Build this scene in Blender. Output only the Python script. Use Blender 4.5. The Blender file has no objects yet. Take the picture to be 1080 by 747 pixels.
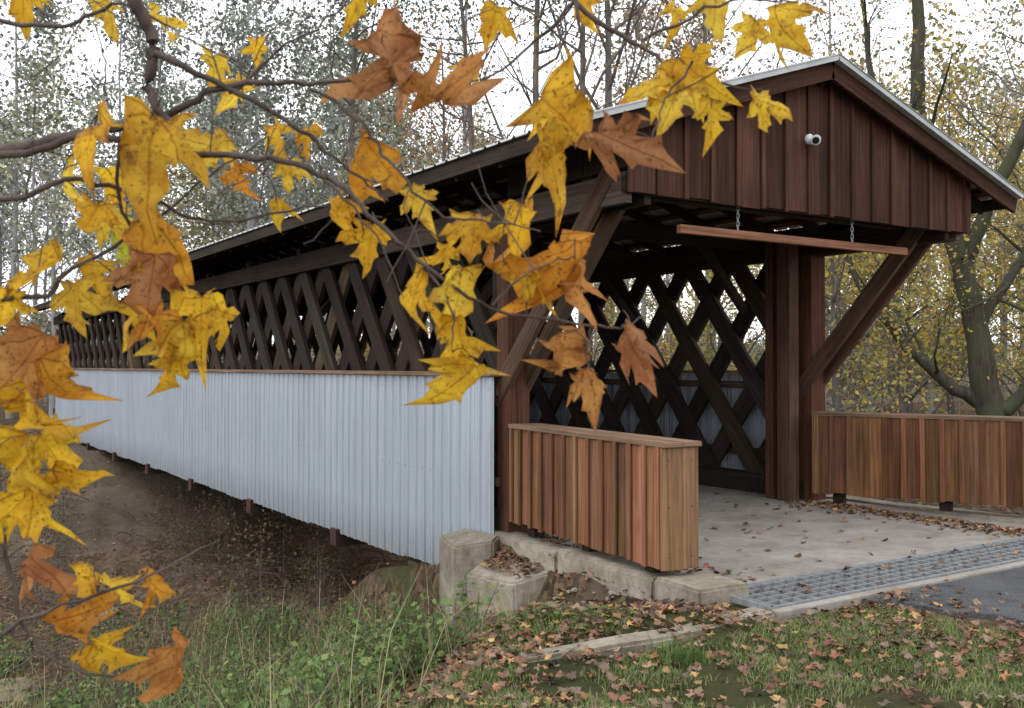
import bpy, bmesh, math, random
import numpy as np
from mathutils import Vector, Matrix
from mathutils import noise as mn
random.seed(7); RNG=np.random.default_rng(7)
scene=bpy.context.scene
scene.view_settings.view_transform='Standard'
try: scene.view_settings.look='None'
except: pass
scene.view_settings.exposure=0
YAW=math.radians(33.2); S,C=math.sin(YAW),math.cos(YAW)
EYE=1.65
# ---------------------------------------------------------------- helpers
def link(o,parent=None):
    scene.collection.objects.link(o)
    if parent is not None: o.parent=parent
    return o
def empty(name,loc=(0,0,0),rz=0):
    e=bpy.data.objects.new(name,None); e.location=loc; e.rotation_euler=(0,0,rz); e.empty_display_size=.2
    return link(e)
def sstep(a,b,x):
    t=np.clip((x-a)/(b-a),0,1); return t*t*(3-2*t)
def mesh_np(name,V,F,col=None,uv=None,smooth=False):
    me=bpy.data.meshes.new(name)
    V=np.asarray(V,dtype=np.float32)
    if isinstance(F,np.ndarray):
        m,k=F.shape
        me.vertices.add(len(V)); me.vertices.foreach_set('co',V.ravel())
        me.loops.add(m*k); me.loops.foreach_set('vertex_index',F.astype(np.int32).ravel())
        me.polygons.add(m); me.polygons.foreach_set('loop_start',np.arange(0,m*k,k,dtype=np.int32))
        try: me.polygons.foreach_set('loop_total',np.full(m,k,dtype=np.int32))
        except: pass
        me.update(calc_edges=True)
    else:
        me.from_pydata([tuple(map(float,v)) for v in V],[],F)
    if col is not None:
        a=me.color_attributes.new('Col','FLOAT_COLOR','POINT')
        c=np.ones((len(V),4),dtype=np.float32); c[:,:3]=col
        a.data.foreach_set('color',c.ravel())
    if uv is not None:
        l=me.uv_layers.new(name='UVMap')
        l.data.foreach_set('uv',np.asarray(uv,dtype=np.float32).ravel())
    if smooth: me.polygons.foreach_set('use_smooth',np.ones(len(me.polygons),dtype=bool))
    me.validate()
    return me
def obj(name,me,mat=None,parent=None):
    o=bpy.data.objects.new(name,me)
    if mat: me.materials.append(mat)
    return link(o,parent)
# ---------------------------------------------------------------- materials
class NT:
    def __init__(s,name):
        s.m=bpy.data.materials.new(name); s.m.use_nodes=True; s.t=s.m.node_tree; s.t.nodes.clear()
        s.out=s.n('ShaderNodeOutputMaterial')
    def n(s,typ,**k):
        x=s.t.nodes.new(typ)
        for a,b in k.items(): setattr(x,a,b)
        return x
    def l(s,a,b): s.t.links.new(a,b)
    def noise(s,vec,scale,detail=4,rough=.6):
        x=s.n('ShaderNodeTexNoise'); x.inputs['Scale'].default_value=scale; x.inputs['Detail'].default_value=detail; x.inputs['Roughness'].default_value=rough
        if vec is not None: s.l(vec,x.inputs['Vector'])
        return x.outputs['Fac']
    def ramp(s,fac,stops):
        x=s.n('ShaderNodeValToRGB'); cr=x.color_ramp
        while len(cr.elements)<len(stops): cr.elements.new(.5)
        for e,(p,c) in zip(cr.elements,stops):
            e.position=p; e.color=(*c,1) if not isinstance(c,(int,float)) else (c,c,c,1)
        s.l(fac,x.inputs['Fac']); return x.outputs['Color']
    def mix(s,a,b,fac,mode='MIX'):
        x=s.n('ShaderNodeMix',data_type='RGBA',blend_type=mode)
        for sock,v in ((x.inputs[0],fac),(x.inputs[6],a),(x.inputs[7],b)):
            if isinstance(v,(int,float)): sock.default_value=v
            elif isinstance(v,tuple): sock.default_value=(*v,1)
            else: s.l(v,sock)
        return x.outputs[2]
    def math(s,op,a,b=None,c=None):
        x=s.n('ShaderNodeMath',operation=op)
        for i,v in enumerate((a,b,c)):
            if v is None: continue
            if isinstance(v,(int,float)): x.inputs[i].default_value=v
            else: s.l(v,x.inputs[i])
        return x.outputs[0]
    def mapping(s,vec,scale):
        x=s.n('ShaderNodeMapping'); x.inputs['Scale'].default_value=scale; s.l(vec,x.inputs['Vector']); return x.outputs[0]
    def bump(s,h,dist=.01,strength=.5):
        x=s.n('ShaderNodeBump'); x.inputs['Distance'].default_value=dist; x.inputs['Strength'].default_value=strength; s.l(h,x.inputs['Height']); return x.outputs[0]
    def bsdf(s,color,rough=.8,metal=0,normal=None,spec=.3):
        b=s.n('ShaderNodeBsdfPrincipled')
        if isinstance(color,tuple): b.inputs['Base Color'].default_value=(*color,1)
        else: s.l(color,b.inputs['Base Color'])
        if isinstance(rough,(int,float)): b.inputs['Roughness'].default_value=rough
        else: s.l(rough,b.inputs['Roughness'])
        b.inputs['Metallic'].default_value=metal
        b.inputs['Specular IOR Level'].default_value=spec
        if normal is not None: s.l(normal,b.inputs['Normal'])
        s.l(b.outputs[0],s.out.inputs['Surface']); return b
def mat_wood(name,stain=.5,bump=.004):
    t=NT(name); col=t.n('ShaderNodeAttribute',attribute_name='Col').outputs['Color']
    uv=t.n('ShaderNodeUVMap').outputs[0]; tc=t.n('ShaderNodeTexCoord').outputs['Object']
    g=t.noise(t.mapping(uv,(1.2,38,1)),1.0,5,.65)
    g2=t.noise(t.mapping(uv,(.6,9,1)),1.0,3,.5)
    big=t.noise(tc,1.1,5,.65)
    c=t.mix(col,t.ramp(g,[(.3,.45),(.7,1.35)]),1.0,'MULTIPLY')
    c=t.mix(c,t.ramp(g2,[(.3,.65),(.75,1.2)]),.8,'MULTIPLY')
    c=t.mix(c,t.ramp(big,[(.3,.5),(.65,1.15)]),stain,'MULTIPLY')
    vo=t.n('ShaderNodeTexVoronoi'); vo.inputs['Scale'].default_value=1.0; t.l(t.mapping(uv,(1.7,6,1)),vo.inputs['Vector'])
    c=t.mix(c,t.ramp(vo.outputs['Distance'],[(.03,.35),(.12,1.0)]),.7,'MULTIPLY')
    t.bsdf(c,.85,normal=t.bump(g,bump,.6),spec=.15); return t.m
M_wood=mat_wood('weathered_wood',.6)
M_truss=mat_wood('dark_truss_timber',.7)
M_gable=mat_wood('stained_brown_boards',.7)
def mat_metal():
    t=NT('painted_ribbed_metal'); tc=t.n('ShaderNodeTexCoord').outputs['Object']
    n=t.noise(t.mapping(tc,(1,1.5,.35)),1.5,5); n2=t.noise(t.mapping(tc,(1,9,.6)),2,4); n3=t.noise(t.mapping(tc,(1,22,.25)),1,4,.7)
    sep=t.n('ShaderNodeSeparateXYZ'); t.l(tc,sep.inputs[0])
    c=t.mix((.38,.43,.49),(.49,.54,.60),n)
    c=t.mix(c,t.ramp(n2,[(.35,.8),(.6,1.0)]),.6,'MULTIPLY')
    c=t.mix(c,t.ramp(n3,[(.3,.72),(.5,1.0)]),.35,'MULTIPLY')
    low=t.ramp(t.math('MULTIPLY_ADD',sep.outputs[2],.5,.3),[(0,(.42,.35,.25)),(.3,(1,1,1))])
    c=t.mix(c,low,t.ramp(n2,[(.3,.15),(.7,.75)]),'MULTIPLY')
    t.bsdf(c,.33,.25,normal=t.bump(n,.012,.3),spec=.5); return t.m
M_metal=mat_metal()
def mat_simple(name,c1,c2,scale=3,rough=.7,metal=0,bd=.004,spec=.3):
    t=NT(name); tc=t.n('ShaderNodeTexCoord').outputs['Object']
    n=t.noise(tc,scale,6,.65); t.bsdf(t.mix(c1,c2,t.ramp(n,[(.3,0.),(.7,1.)])),rough,metal,normal=t.bump(n,bd,.5),spec=spec); return t.m
M_roofm=mat_simple('galvanised_roofing',(.30,.31,.30),(.48,.49,.49),4,.5,.2)
M_iron=mat_simple('galvanised_grate_steel',(.22,.23,.235),(.36,.37,.38),20,.5,.4)
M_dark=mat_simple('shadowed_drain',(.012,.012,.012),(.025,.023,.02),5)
M_white=mat_simple('white_plastic',(.6,.6,.6),(.7,.7,.69),5,.4)
M_black=mat_simple('black_glass',(.01,.01,.012),(.02,.02,.02),5,.15)
M_steel=mat_simple('red_oxide_steel',(.035,.014,.010),(.07,.024,.016),6,.8)
def mat_concrete(name,base,dark,moss,pit=.8):
    t=NT(name); tc=t.n('ShaderNodeTexCoord').outputs['Object']
    n=t.noise(tc,1.3,8,.7); n2=t.noise(tc,14,8,.75); n3=t.noise(tc,4,5,.6); n4=t.noise(tc,90,3,.6)
    c=t.mix(dark,base,t.ramp(n,[(.35,0.),(.6,1.)]))
    c=t.mix(c,t.ramp(n2,[(.3,.5),(.65,1.1)]),pit,'MULTIPLY')
    c=t.mix(c,t.ramp(n4,[(.3,.75),(.65,1.1)]),pit*.75,'MULTIPLY')
    c=t.mix(c,moss,t.math('MULTIPLY',t.ramp(n3,[(.5,0.),(.7,1.)]),.55))
    t.bsdf(c,.9,normal=t.bump(n2,.012*pit,.8),spec=.2); return t.m
M_conc=mat_concrete('old_concrete',(.39,.345,.27),(.19,.165,.125),(.12,.12,.06))
M_slab=mat_concrete('deck_concrete',(.37,.335,.30),(.23,.205,.175),(.19,.16,.12),.4)
M_stone=mat_concrete('sandstone',(.30,.235,.165),(.13,.10,.07),(.08,.08,.04))
def mat_asphalt():
    t=NT('asphalt'); tc=t.n('ShaderNodeTexCoord').outputs['Object']
    n=t.noise(tc,130,3,.7); n2=t.noise(tc,2,6,.6)
    c=t.mix((.04,.04,.043),(.17,.17,.172),t.ramp(n,[(.35,0.),(.75,1.)]))
    c=t.mix(c,t.ramp(n2,[(.3,.7),(.7,1.3)]),.8,'MULTIPLY')
    t.bsdf(c,.95,normal=t.bump(n,.006,.8),spec=.1); return t.m
M_asph=mat_asphalt()
def mat_ground():
    t=NT('forest_floor'); tc=t.n('ShaderNodeTexCoord').outputs['Object']
    v=t.n('ShaderNodeTexVoronoi'); v.inputs['Scale'].default_value=14; t.l(tc,v.inputs['Vector'])
    sp=t.n('ShaderNodeSeparateColor'); t.l(v.outputs['Color'],sp.inputs[0])
    lit=t.ramp(sp.outputs[0],[(0,(.04,.028,.019)),(.4,(.085,.056,.036)),(.7,(.13,.083,.05)),(1,(.18,.125,.075))])
    dirt=t.mix((.075,.056,.04),(.18,.14,.10),t.noise(tc,3,8,.7))
    col=t.n('ShaderNodeAttribute',attribute_name='Col'); sc=t.n('ShaderNodeSeparateColor'); t.l(col.outputs['Color'],sc.inputs[0])
    m=t.noise(tc,.9,6,.7)
    c=t.mix(lit,dirt,t.ramp(t.math('ADD',m,sc.outputs[0]),[(.5,0.),(.75,1.)]))
    gr=t.mix((.035,.042,.016),(.085,.085,.035),t.noise(tc,20,4,.6))
    gm=t.ramp(t.math('ADD',t.noise(tc,1.6,5,.7),sc.outputs[1]),[(.85,0.),(1.05,1.)])
    c=t.mix(c,gr,gm)
    c=t.mix(c,t.ramp(t.noise(tc,.35,6,.65),[(.3,.6),(.65,1.15)]),.8,'MULTIPLY')
    c=t.mix(c,(.30,.285,.24),sc.outputs[2])  # far ground fades to a painted-in haze colour
    t.bsdf(c,.95,normal=t.bump(t.noise(tc,11,8,.75),.05,.8),spec=.1); return t.m
M_ground=mat_ground()
def mat_leaf(name,trans=.45,veins=False,spec=.25):
    t=NT(name); col=t.n('ShaderNodeAttribute',attribute_name='Col').outputs['Color']
    tc=t.n('ShaderNodeTexCoord').outputs['Object']; c=col
    nrm=None
    if veins:
        uv=t.n('ShaderNodeUVMap').outputs[0]; sp=t.n('ShaderNodeSeparateXYZ'); t.l(uv,sp.inputs[0])
        x,y=sp.outputs[0],sp.outputs[1]
        ang=t.math('ARCTAN2',x,y); r=t.math('SQRT',t.math('ADD',t.math('MULTIPLY',x,x),t.math('MULTIPLY',y,y)))
        pp=t.math('MULTIPLY',t.math('PINGPONG',ang,.42),r)
        side=t.math('PINGPONG',t.math('ADD',t.math('ABSOLUTE',x),t.math('MULTIPLY',y,-1.1)),.055)
        vmain=t.ramp(pp,[(.003,0.),(.014,1.)])
        vs=t.ramp(side,[(.002,.75),(.012,1.)])
        blot=t.noise(tc,30,8,.8); spots=t.noise(tc,150,4,.65); soft=t.noise(tc,14,4,.65)
        c=t.mix(c,t.ramp(soft,[(.32,(.74,.52,.45)),(.6,(1.1,1.08,1.0))]),.9,'MULTIPLY')
        c=t.mix(c,(.27,.11,.04),t.math('MULTIPLY',t.ramp(blot,[(.54,0.),(.62,1.)]),.7))
        c=t.mix(c,(.06,.025,.014),t.math('MULTIPLY',t.ramp(spots,[(.585,0.),(.64,1.)]),.75))
        c=t.mix(t.mix((.76,.66,.5),c,1.,'MULTIPLY'),c,vmain)
        c=t.mix(c,vs,.22,'MULTIPLY')
        nrm=t.bump(t.math('ADD',t.math('MULTIPLY',vmain,.6),blot),.004,.9)
    else:
        n=t.noise(tc,3,3); c=t.mix(c,t.ramp(n,[(.3,.7),(.7,1.2)]),.8,'MULTIPLY')
    b=t.bsdf(c,.55,spec=spec,normal=nrm)
    if trans>0:
        tr=t.n('ShaderNodeBsdfTranslucent'); t.l(c,tr.inputs[0])
        mx=t.n('ShaderNodeMixShader'); mx.inputs[0].default_value=trans
        t.l(b.outputs[0],mx.inputs[1]); t.l(tr.outputs[0],mx.inputs[2]); t.l(mx.outputs[0],t.out.inputs['Surface'])
    return t.m
M_maple=mat_leaf('autumn_maple_leaf',.55,True,.2)
M_leaf=mat_leaf('tree_foliage',.35); M_grass=mat_leaf('grass_blades',.3); M_litter=mat_leaf('fallen_leaf',0,spec=.35)
def mat_plain(name):
    t=NT(name); col=t.n('ShaderNodeAttribute',attribute_name='Col').outputs['Color']
    d=t.n('ShaderNodeBsdfDiffuse'); t.l(col,d.inputs[0]); t.l(d.outputs[0],t.out.inputs['Surface']); return t.m
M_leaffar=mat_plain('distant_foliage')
def mat_bark(name,a,b,moss=None):
    t=NT(name); tc=t.n('ShaderNodeTexCoord').outputs['Object']
    n=t.noise(t.mapping(tc,(6,6,1.2)),2,6,.7)
    c=t.mix(a,b,t.ramp(n,[(.3,0.),(.7,1.)]))
    if moss: c=t.mix(c,moss,t.ramp(t.noise(tc,1.2,5,.7),[(.45,0.),(.6,.8)]))
    t.bsdf(c,.95,normal=t.bump(n,.03,.8),spec=.1); return t.m
M_bark=mat_bark('grey_bark',(.075,.066,.057),(.18,.16,.14))
M_barkfar=mat_bark('haze_toned_bark',(.25,.25,.245),(.36,.36,.35))  # paler tone is distance haze painted into the bark colour
M_barkmoss=mat_bark('mossy_bark',(.035,.03,.024),(.10,.088,.07),(.065,.075,.035))
M_twig=mat_bark('smooth_maple_bark',(.05,.035,.03),(.15,.12,.105))
# ---------------------------------------------------------------- box mesh builder
class MB:
    def __init__(s): s.v=[];s.f=[];s.uv=[];s.c=[]
    def corners(s,P,L,W,T,col):
        o=len(s.v); s.v+= [tuple(p) for p in P]; s.c+=[col]*8
        ou,ov=random.random()*40,random.random()*40
        def co(i,kind):
            a,b,c=i>>2&1,i>>1&1,i&1
            if kind=='n': return (ou+a*L,ov+b*W)
            if kind=='s': return (ou+a*L,ov+W+.1+c*T)
            return (ou+b*W*.3,ov+c*T)
        for idx,k in (((0,2,6,4),'n'),((1,5,7,3),'n'),((0,4,5,1),'s'),((2,3,7,6),'s'),((0,1,3,2),'a'),((4,6,7,5),'a')):
            s.f.append(tuple(o+i for i in idx)); s.uv+=[co(i,k) for i in idx]
    def beam(s,p0,p1,w,t,side,col,jit=.12):
        p0=np.array(p0,float);p1=np.array(p1,float); a=p1-p0; L=np.linalg.norm(a); a/=L
        sd=np.array(side,float); sd-=a*sd.dot(a); sd/=np.linalg.norm(sd); n=np.cross(a,sd)
        P=[(p1 if i&4 else p0)+sd*(w/2 if i&2 else -w/2)+n*(t/2 if i&1 else -t/2) for i in range(8)]
        k=1+random.uniform(-jit,jit); s.corners(P,L,w,t,tuple(x*k*(1+random.uniform(-jit,jit)*.25) for x in col))
    def build(s,name,mat,parent=None,bevel=0):
        me=bpy.data.meshes.new(name); me.from_pydata(s.v,[],s.f)
        l=me.uv_layers.new(name='UVMap'); l.data.foreach_set('uv',np.array(s.uv,dtype=np.float32).ravel())
        a=me.color_attributes.new('Col','FLOAT_COLOR','POINT'); c=np.ones((len(s.v),4),dtype=np.float32); c[:,:3]=np.array(s.c); a.data.foreach_set('color',c.ravel())
        bm=bmesh.new(); bm.from_mesh(me); bmesh.ops.recalc_face_normals(bm,faces=bm.faces); bm.to_mesh(me); bm.free()
        o=obj(name,me,mat,parent)
        if bevel:
            b=o.modifiers.new('bev','BEVEL'); b.width=bevel; b.segments=2; b.limit_method='ANGLE'
        return o
RED=(.078,.034,.021); RED2=(.12,.052,.031); DK=(.044,.031,.023); MID=(.13,.078,.05); ORG=(.235,.108,.056); CAP=(.25,.155,.10); GREY=(.12,.095,.072)
# ---------------------------------------------------------------- terrain
def edgeL(X): return np.maximum(4.45+.80*(X-2.5),2.6)
def gz(X,Y):
    X=np.asarray(X,float);Y=np.asarray(Y,float)
    eL=edgeL(np.minimum(X,5.2))
    w=sstep(5.0,5.22,X); w2=sstep(10.1,10.9,X)
    e=eL*(1-w)+8.75*w; e=e*(1-w2)+8.2*w2
    d=np.maximum(Y-e,0)
    z=-2.1*(1-np.exp(-(d*d/(d+.6))/3.0))
    z-=.3*np.exp(-((Y-18)/4.5)**2)
    far=sstep(18,31,Y+.10*(X-5)); z+=far*1.55
    z+=sstep(50,190,np.hypot(X,Y))*6
    off=sstep(0,2.5,d)
    z+=off*(.10*np.sin(X*1.3+Y*.7)+.08*np.sin(X*.6-Y*1.9+1)+.05*np.sin(X*3.1+Y*2.7)+.3*np.sin(X*.13+2)*np.sin(Y*.11)*sstep(30,60,np.hypot(X,Y)))
    left=sstep(5.2,4.7,X)
    z-=.055+left*(.05*np.clip(5-X,0,3)*.6+.03*np.sin(X*2.1+Y*1.4)+.02*np.sin(X*5+Y*4)) 
    z-=.26*sstep(5.05,4.85,X)*np.exp(-((X-4.75)/.45)**2)*sstep(5.1,6.3,Y)*sstep(9.5,8.2,Y)
    return z
def axis(fine0,fine1,step,lim0,lim1,g=1.12):
    a=list(np.arange(fine0,fine1,step)); s=step; x=a[-1]
    while x<lim1: s*=g; x+=s; a.append(x)
    s=step; x=a[0]; b=[]
    while x>lim0: s*=g; x-=s; b.append(x)
    return np.array(b[::-1]+a)
ax=axis(-3,12,.11,-420,420); ay=axis(2,24,.13,-420,420)
GX,GY=np.meshgrid(ax,ay,indexing='ij'); GZ=gz(GX,GY)
GZ=GZ+np.where((GX<5)&(GY>6)&(GY<40)&(GX>-8),.05*np.sin(GX*7.3+GY*3.7)*np.sin(GY*6.1-GX*2.9),0)
nx,ny=GX.shape
V=np.stack([GX,GY,GZ],-1).reshape(-1,3); I=np.arange(nx*ny).reshape(nx,ny)
F=np.stack([I[:-1,:-1],I[1:,:-1],I[1:,1:],I[:-1,1:]],-1).reshape(-1,4)
dirt=np.clip(np.exp(-((GX-3)/7)**2)*np.exp(-((GY-27)/6)**2)*.6+.35*np.exp(-((GX-4.5)/.7)**2)*np.exp(-((GY-7.5)/1.6)**2),0,1)-.1
green=np.where((GX<5.6)&(GY<5.6),.45,0)+np.exp(-((GY-10)/5)**2)*np.where(GX<5.5,.42,.0)
green=green*(1-np.exp(-((GX-4.6)/.6)**2)*sstep(5,6,GY)*sstep(10,8.6,GY))
haze=.75*sstep(40,130,np.hypot(GX,GY))
colr=np.stack([dirt,green,haze],-1).reshape(-1,3)
ground=obj('ground',mesh_np('ground',V,F,col=colr,smooth=True),M_ground)
# ---------------------------------------------------------------- road
def slab(name,poly,z0,z1,mat,parent=None,bev=0):
    n=len(poly); v=[(x,y,z0) for x,y in poly]+[(x,y,z1) for x,y in poly]
    f=[tuple(range(n,2*n)),tuple(range(n-1,-1,-1))]+[(i,(i+1)%n,n+(i+1)%n,n+i) for i in range(n)]
    me=bpy.data.meshes.new(name); me.from_pydata(v,[],f); o=obj(name,me,mat,parent)
    if bev: b=o.modifiers.new('b','BEVEL'); b.width=bev; b.segments=2
    return o
slab('asphalt_road',[(6.5,-40),(6.45,-5),(6.5,1),(6.42,2.2),(6.48,2.9),(6.36,3.4),(6.38,3.75),(6.2,4.05),(6.16,4.3),(6.02,4.5),(6.0,4.58),(10.6,4.58),(11.2,3),(11.3,0),(11.4,-40)],-.09,-.018,M_asph)
# ---------------------------------------------------------------- covered bridge
BR=empty('covered_bridge')
YP=6.15; CX=7.633; HW=3.086; ZE=3.547; ZP=4.56; SL=(ZP-ZE)/HW; YEND=36.0; YS=8.28
slab('deck',[(5.2,5.30),(10.1,5.30),(10.1,YEND),(5.2,YEND)],-.16,0,M_slab,BR,.01)
slab('threshold',[(5.15,4.59),(10.2,4.59),(10.2,4.67),(5.15,4.67)],-.12,.003,M_slab,BR,.01)
def roof_side(sgn):
    ys=[]; zs=[]
    y=YP-.10
    while y<YEND+.1:
        for dy,dz in ((0,0),(.13,0),(.15,.02),(.17,.02),(.19,0)): ys.append(y+dy); zs.append(dz)
        y+=.228
    V=[]
    for x in (0.0,HW+.02):
        for y_,z_ in zip(ys,zs): V.append((CX+sgn*x,y_,ZP-SL*x+z_+.012))
    n=len(ys)
    F=[(i,i+1,n+i+1,n+i) for i in range(n-1)]
    me=bpy.data.meshes.new('roof_sheet'); me.from_pydata(V,[],F); o=obj('roof_sheet',me,M_roofm,BR)
    s=o.modifiers.new('s','SOLIDIFY'); s.thickness=.004
roof_side(-1); roof_side(1)
m=MB(); mm=MB()
def rz(x): return ZP-SL*abs(x-CX)
for sg in (-1,1):
    e=CX+sg*HW
    for k in range(9):
        x=CX+sg*(HW*(k+.35)/9); m.beam((x,YP+.05,rz(x)-.03),(x,YEND,rz(x)-.03),.10,.045,(1,0,-sg*SL),MID)
    y=YP+.35
    while y<YEND:
        m.beam((CX,y,ZP-.13),(e-sg*.06,y,ZE-.11),.045,.13,(0,1,0),DK); y+=.76
    m.beam((e-sg*.03,YP,ZE-.075),(e-sg*.03,YEND,ZE-.075),.035,.13,(1,0,0),DK)
    m.beam((CX,YP,ZP-.115),(e,YP,ZE-.115),.04,.17,(0,1,0),RED)
    mm.beam((CX+sg*.0,YP-.055,ZP-.012),(e+sg*.02,YP-.055,ZE-.018),.07,.055,(0,1,0),(.5,.5,.5))
m.beam((CX,YP+.1,ZP-.16),(CX,YEND,ZP-.16),.05,.16,(1,0,0),DK)
mm.build('roof_trim',M_roofm,BR)
y=YP+.75; first=True
while y<YEND:
    m.beam((5.3,y,3.27),(9.96,y,3.27),.14,.19,(0,1,0),DK)
    if not first:
        for sg in (-1,1):
            m.beam((CX+sg*2.05,y+.001,2.35),(CX+sg*1.25,y+.001,3.2),.09,.1,(0,1,0),DK)
    m.beam((CX-1.8,y+1.2,3.42),(CX+1.8,y+.2,3.42),.1,.06,(0,1,0),DK)
    y+=2.3; first=False
m.build('roof_framing',M_truss,BR)
g=MB(); YG=YP+.14; zb=3.09; x0,x1=CX-2.357,CX+2.357
def vboard(mb,xa,xb,yf,th,z0,ztop,col):
    P=[]
    for i in range(8):
        a,b,c=i>>2&1,i>>1&1,i&1
        x=xb if b else xa; P.append((x,yf+(th if c else 0),(ztop(x) if a else z0)))
    k=1+random.uniform(-.35,.35); mb.corners(P,ztop((xa+xb)/2)-z0,xb-xa,th,tuple(q*k for q in col))
top=lambda x: rz(x)-.06
N=15; w=(x1-x0)/N
for i in range(N):
    a=x0+i*w; b=a+w-.010
    seg=[a,b] if not(a<CX<b) else [a,CX,b]
    for q in range(len(seg)-1): vboard(g,seg[q],seg[q+1],YG+random.uniform(0,.008),.022,zb+random.uniform(-.015,.015),top,RED)
for i in range(N+1):
    a=x0+i*w-.03
    if abs(a+.03-CX)<.04: continue
    vboard(g,a,a+.05,YG-.022,.0215,zb-.01,top,RED)
g.beam((x0-.03,YG+.05,zb+.07),(x1+.03,YG+.05,zb+.07),.05,.14,(0,1,0),DK)
g.beam((x1+.02,YG-.005,zb),(x1+.02,YG-.005,rz(x1)-.06),.05,.09,(0,1,0),RED)
for sx in (x0,x1):
    yy=YG+.1
    while yy<YS-.2:
        g.beam((sx,yy,3.30),(sx,yy,rz(sx)-.16),.2,.02,(0,1,0),DK); yy+=.205
g.build('gable_siding',M_gable,BR,.003)
def truss(xc,sg):
    t=MB(); z0,z1=-.38,3.28; run=2.75
    y=YS-run-.3
    while y<YEND+.3:
        for d,xo in ((1,-.035),(-1,.035)):
            ya,yb=(y,y+run) if d>0 else (y+run,y)
            P0=np.array((xc+xo,ya,z0)); P1=np.array((xc+xo,yb,z1))
            lo,hi=YS+.05,YEND
            def clip(A,B):
                if A[1]>B[1]: r=clip(B,A); return (r[1],r[0]) if r else None
                if B[1]<=lo+.15 or A[1]>=hi-.15: return None
                if A[1]<lo: A=A+(B-A)*((lo-A[1])/(B[1]-A[1]))
                if B[1]>hi: B=A+(B-A)*((hi-A[1])/(B[1]-A[1]))
                return A,B
            r=clip(P0,P1)
            if r: t.beam(r[0],r[1],.062,.25,(1,0,0),MID if random.random()<.12 else DK,.4)
        y+=.86
    for zz,hh in ((3.14,.26),(.12,.24),(-.30,.24)):
        for xo in (-.105,.105):
            yy=YP+.2 if zz>3 else YS
            while yy<YEND:
                y2=min(yy+4.6,YEND); t.beam((xc+xo,yy,zz),(xc+xo,y2-.006,zz),.07,hh,(1,0,0),GREY if (zz>3 and xo*sg>0 and yy<9) else DK,.25); yy=y2
    t.build('lattice_truss',M_truss,BR,.004)
    p=MB()
    p.beam((xc,YS-.02,-.1),(xc,YS-.02,3.3),.26,.20,(1,0,0),RED2)
    p.beam((xc-sg*.12,YS+.30,-.0),(xc-sg*.12,YS+.30,3.2),.18,.24,(1,0,0),DK)
    for xo in (-.125,.125):
        p.beam((xc+xo,YS+.12,1.30),(xc+xo,YP+.32,3.40),.06,.19,(1,0,0),MID,.1)
    p.build('portal_post',M_wood,BR,.006)
XL,XR=5.42,9.86
truss(XL,-1); truss(XR,1)
p=MB()
p.beam((9.50,YS+.05,0.0),(9.50,YS+.05,3.2),.17,.20,(1,0,0),MID)
p.beam((9.52,YS+.33,0.0),(9.52,YS+.33,3.2),.10,.12,(1,0,0),RED2)
p.build('inner_post',M_wood,BR,.006)
def siding(xf,sg):
    prof=[(0,0),(.026,.0),(.034,.022),(.058,.022),(.066,0),(.105,0),(.110,.006),(.118,.006),(.123,0),(.155,0),(.160,.006),(.168,.006),(.173,0)]
    ys=[];xs=[]; y=YS-.03; per=.2
    while y<YEND-1.2:
        for a,b in prof: ys.append(y+a); xs.append(xf+sg*(b+.006*math.sin(y*1.7)+.004*math.sin(y*5.1)))
        y+=per
    V=[];n=len(ys)
    for z in (-.52,.5,1.54):
        for a,b in zip(ys,xs): V.append((b+(sg*.008*math.sin(a*2.3) if z==.5 else 0),a,z+(.0 if z>-.5 else .014*math.sin(int((a-YS)/.95)*2.1))))
    F=[(k*n+i,k*n+i+1,(k+1)*n+i+1,(k+1)*n+i) for k in (0,1) for i in range(n-1)]
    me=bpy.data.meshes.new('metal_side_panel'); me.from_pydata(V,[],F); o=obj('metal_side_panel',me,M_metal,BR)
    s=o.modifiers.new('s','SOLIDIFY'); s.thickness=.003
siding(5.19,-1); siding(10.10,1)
c=MB()
for xf in (5.21,10.08):
    yy=YS-.06
    while yy<YEND-1.3:
        y2=min(yy+3.6,YEND-1.2); c.beam((xf,yy,1.568),(xf,y2-.008,1.568),.17,.045,(1,0,0),CAP,.15); yy=y2
    for z in (1.40,.5,-.35): c.beam((xf+(.05 if xf<7 else -.05),YS,z),(xf+(.05 if xf<7 else -.05),YEND-1.3,z),.05,.09,(1,0,0),MID)
c.build('side_panel_cap',M_wood,BR,.004)
# screw heads on the side panel
sc_=MB()
yy=YS+.017
while yy<20:
    for z in (1.42,.52,-.34): sc_.beam((5.186,yy+.05,z),(5.178,yy+.05,z),.011,.011,(0,1,0),(.2,.2,.2))
    yy+=.2
sc_.build('panel_screws',M_iron,BR)
fb=MB(); st=MB()
yy=8.7
while yy<YEND-1:
    fb.beam((5.16,yy,-.58),(10.2,yy,-.58),.2,.22,(0,1,0),DK)
    st.beam((5.13,yy,-.58),(5.157,yy,-.58),.2,.22,(0,1,0),RED2)
    yy+=3.4
for x in (5.7,6.6,7.6,8.6,9.5): fb.beam((x,YS+.2,-.32),(x,YEND,-.32),.16,.30,(1,0,0),DK)
fb.build('floor_beams',M_truss,BR,.006); st.build('beam_ends',M_steel,BR,.006)
for py in (10.6,29.0):
    for px in (6.0,9.5):
        gzv=float(gz(px,py)); slab('pier_column',[(px-.25,py-.25),(px+.25,py-.25),(px+.25,py+.25),(px-.25,py+.25)],gzv-.5,-.9,M_stone,BR,.02)
    slab('pier_cap',[(5.6,py-.3),(9.9,py-.3),(9.9,py+.3),(5.6,py+.3)],-.90,-.722,M_stone,BR,.02)
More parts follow.
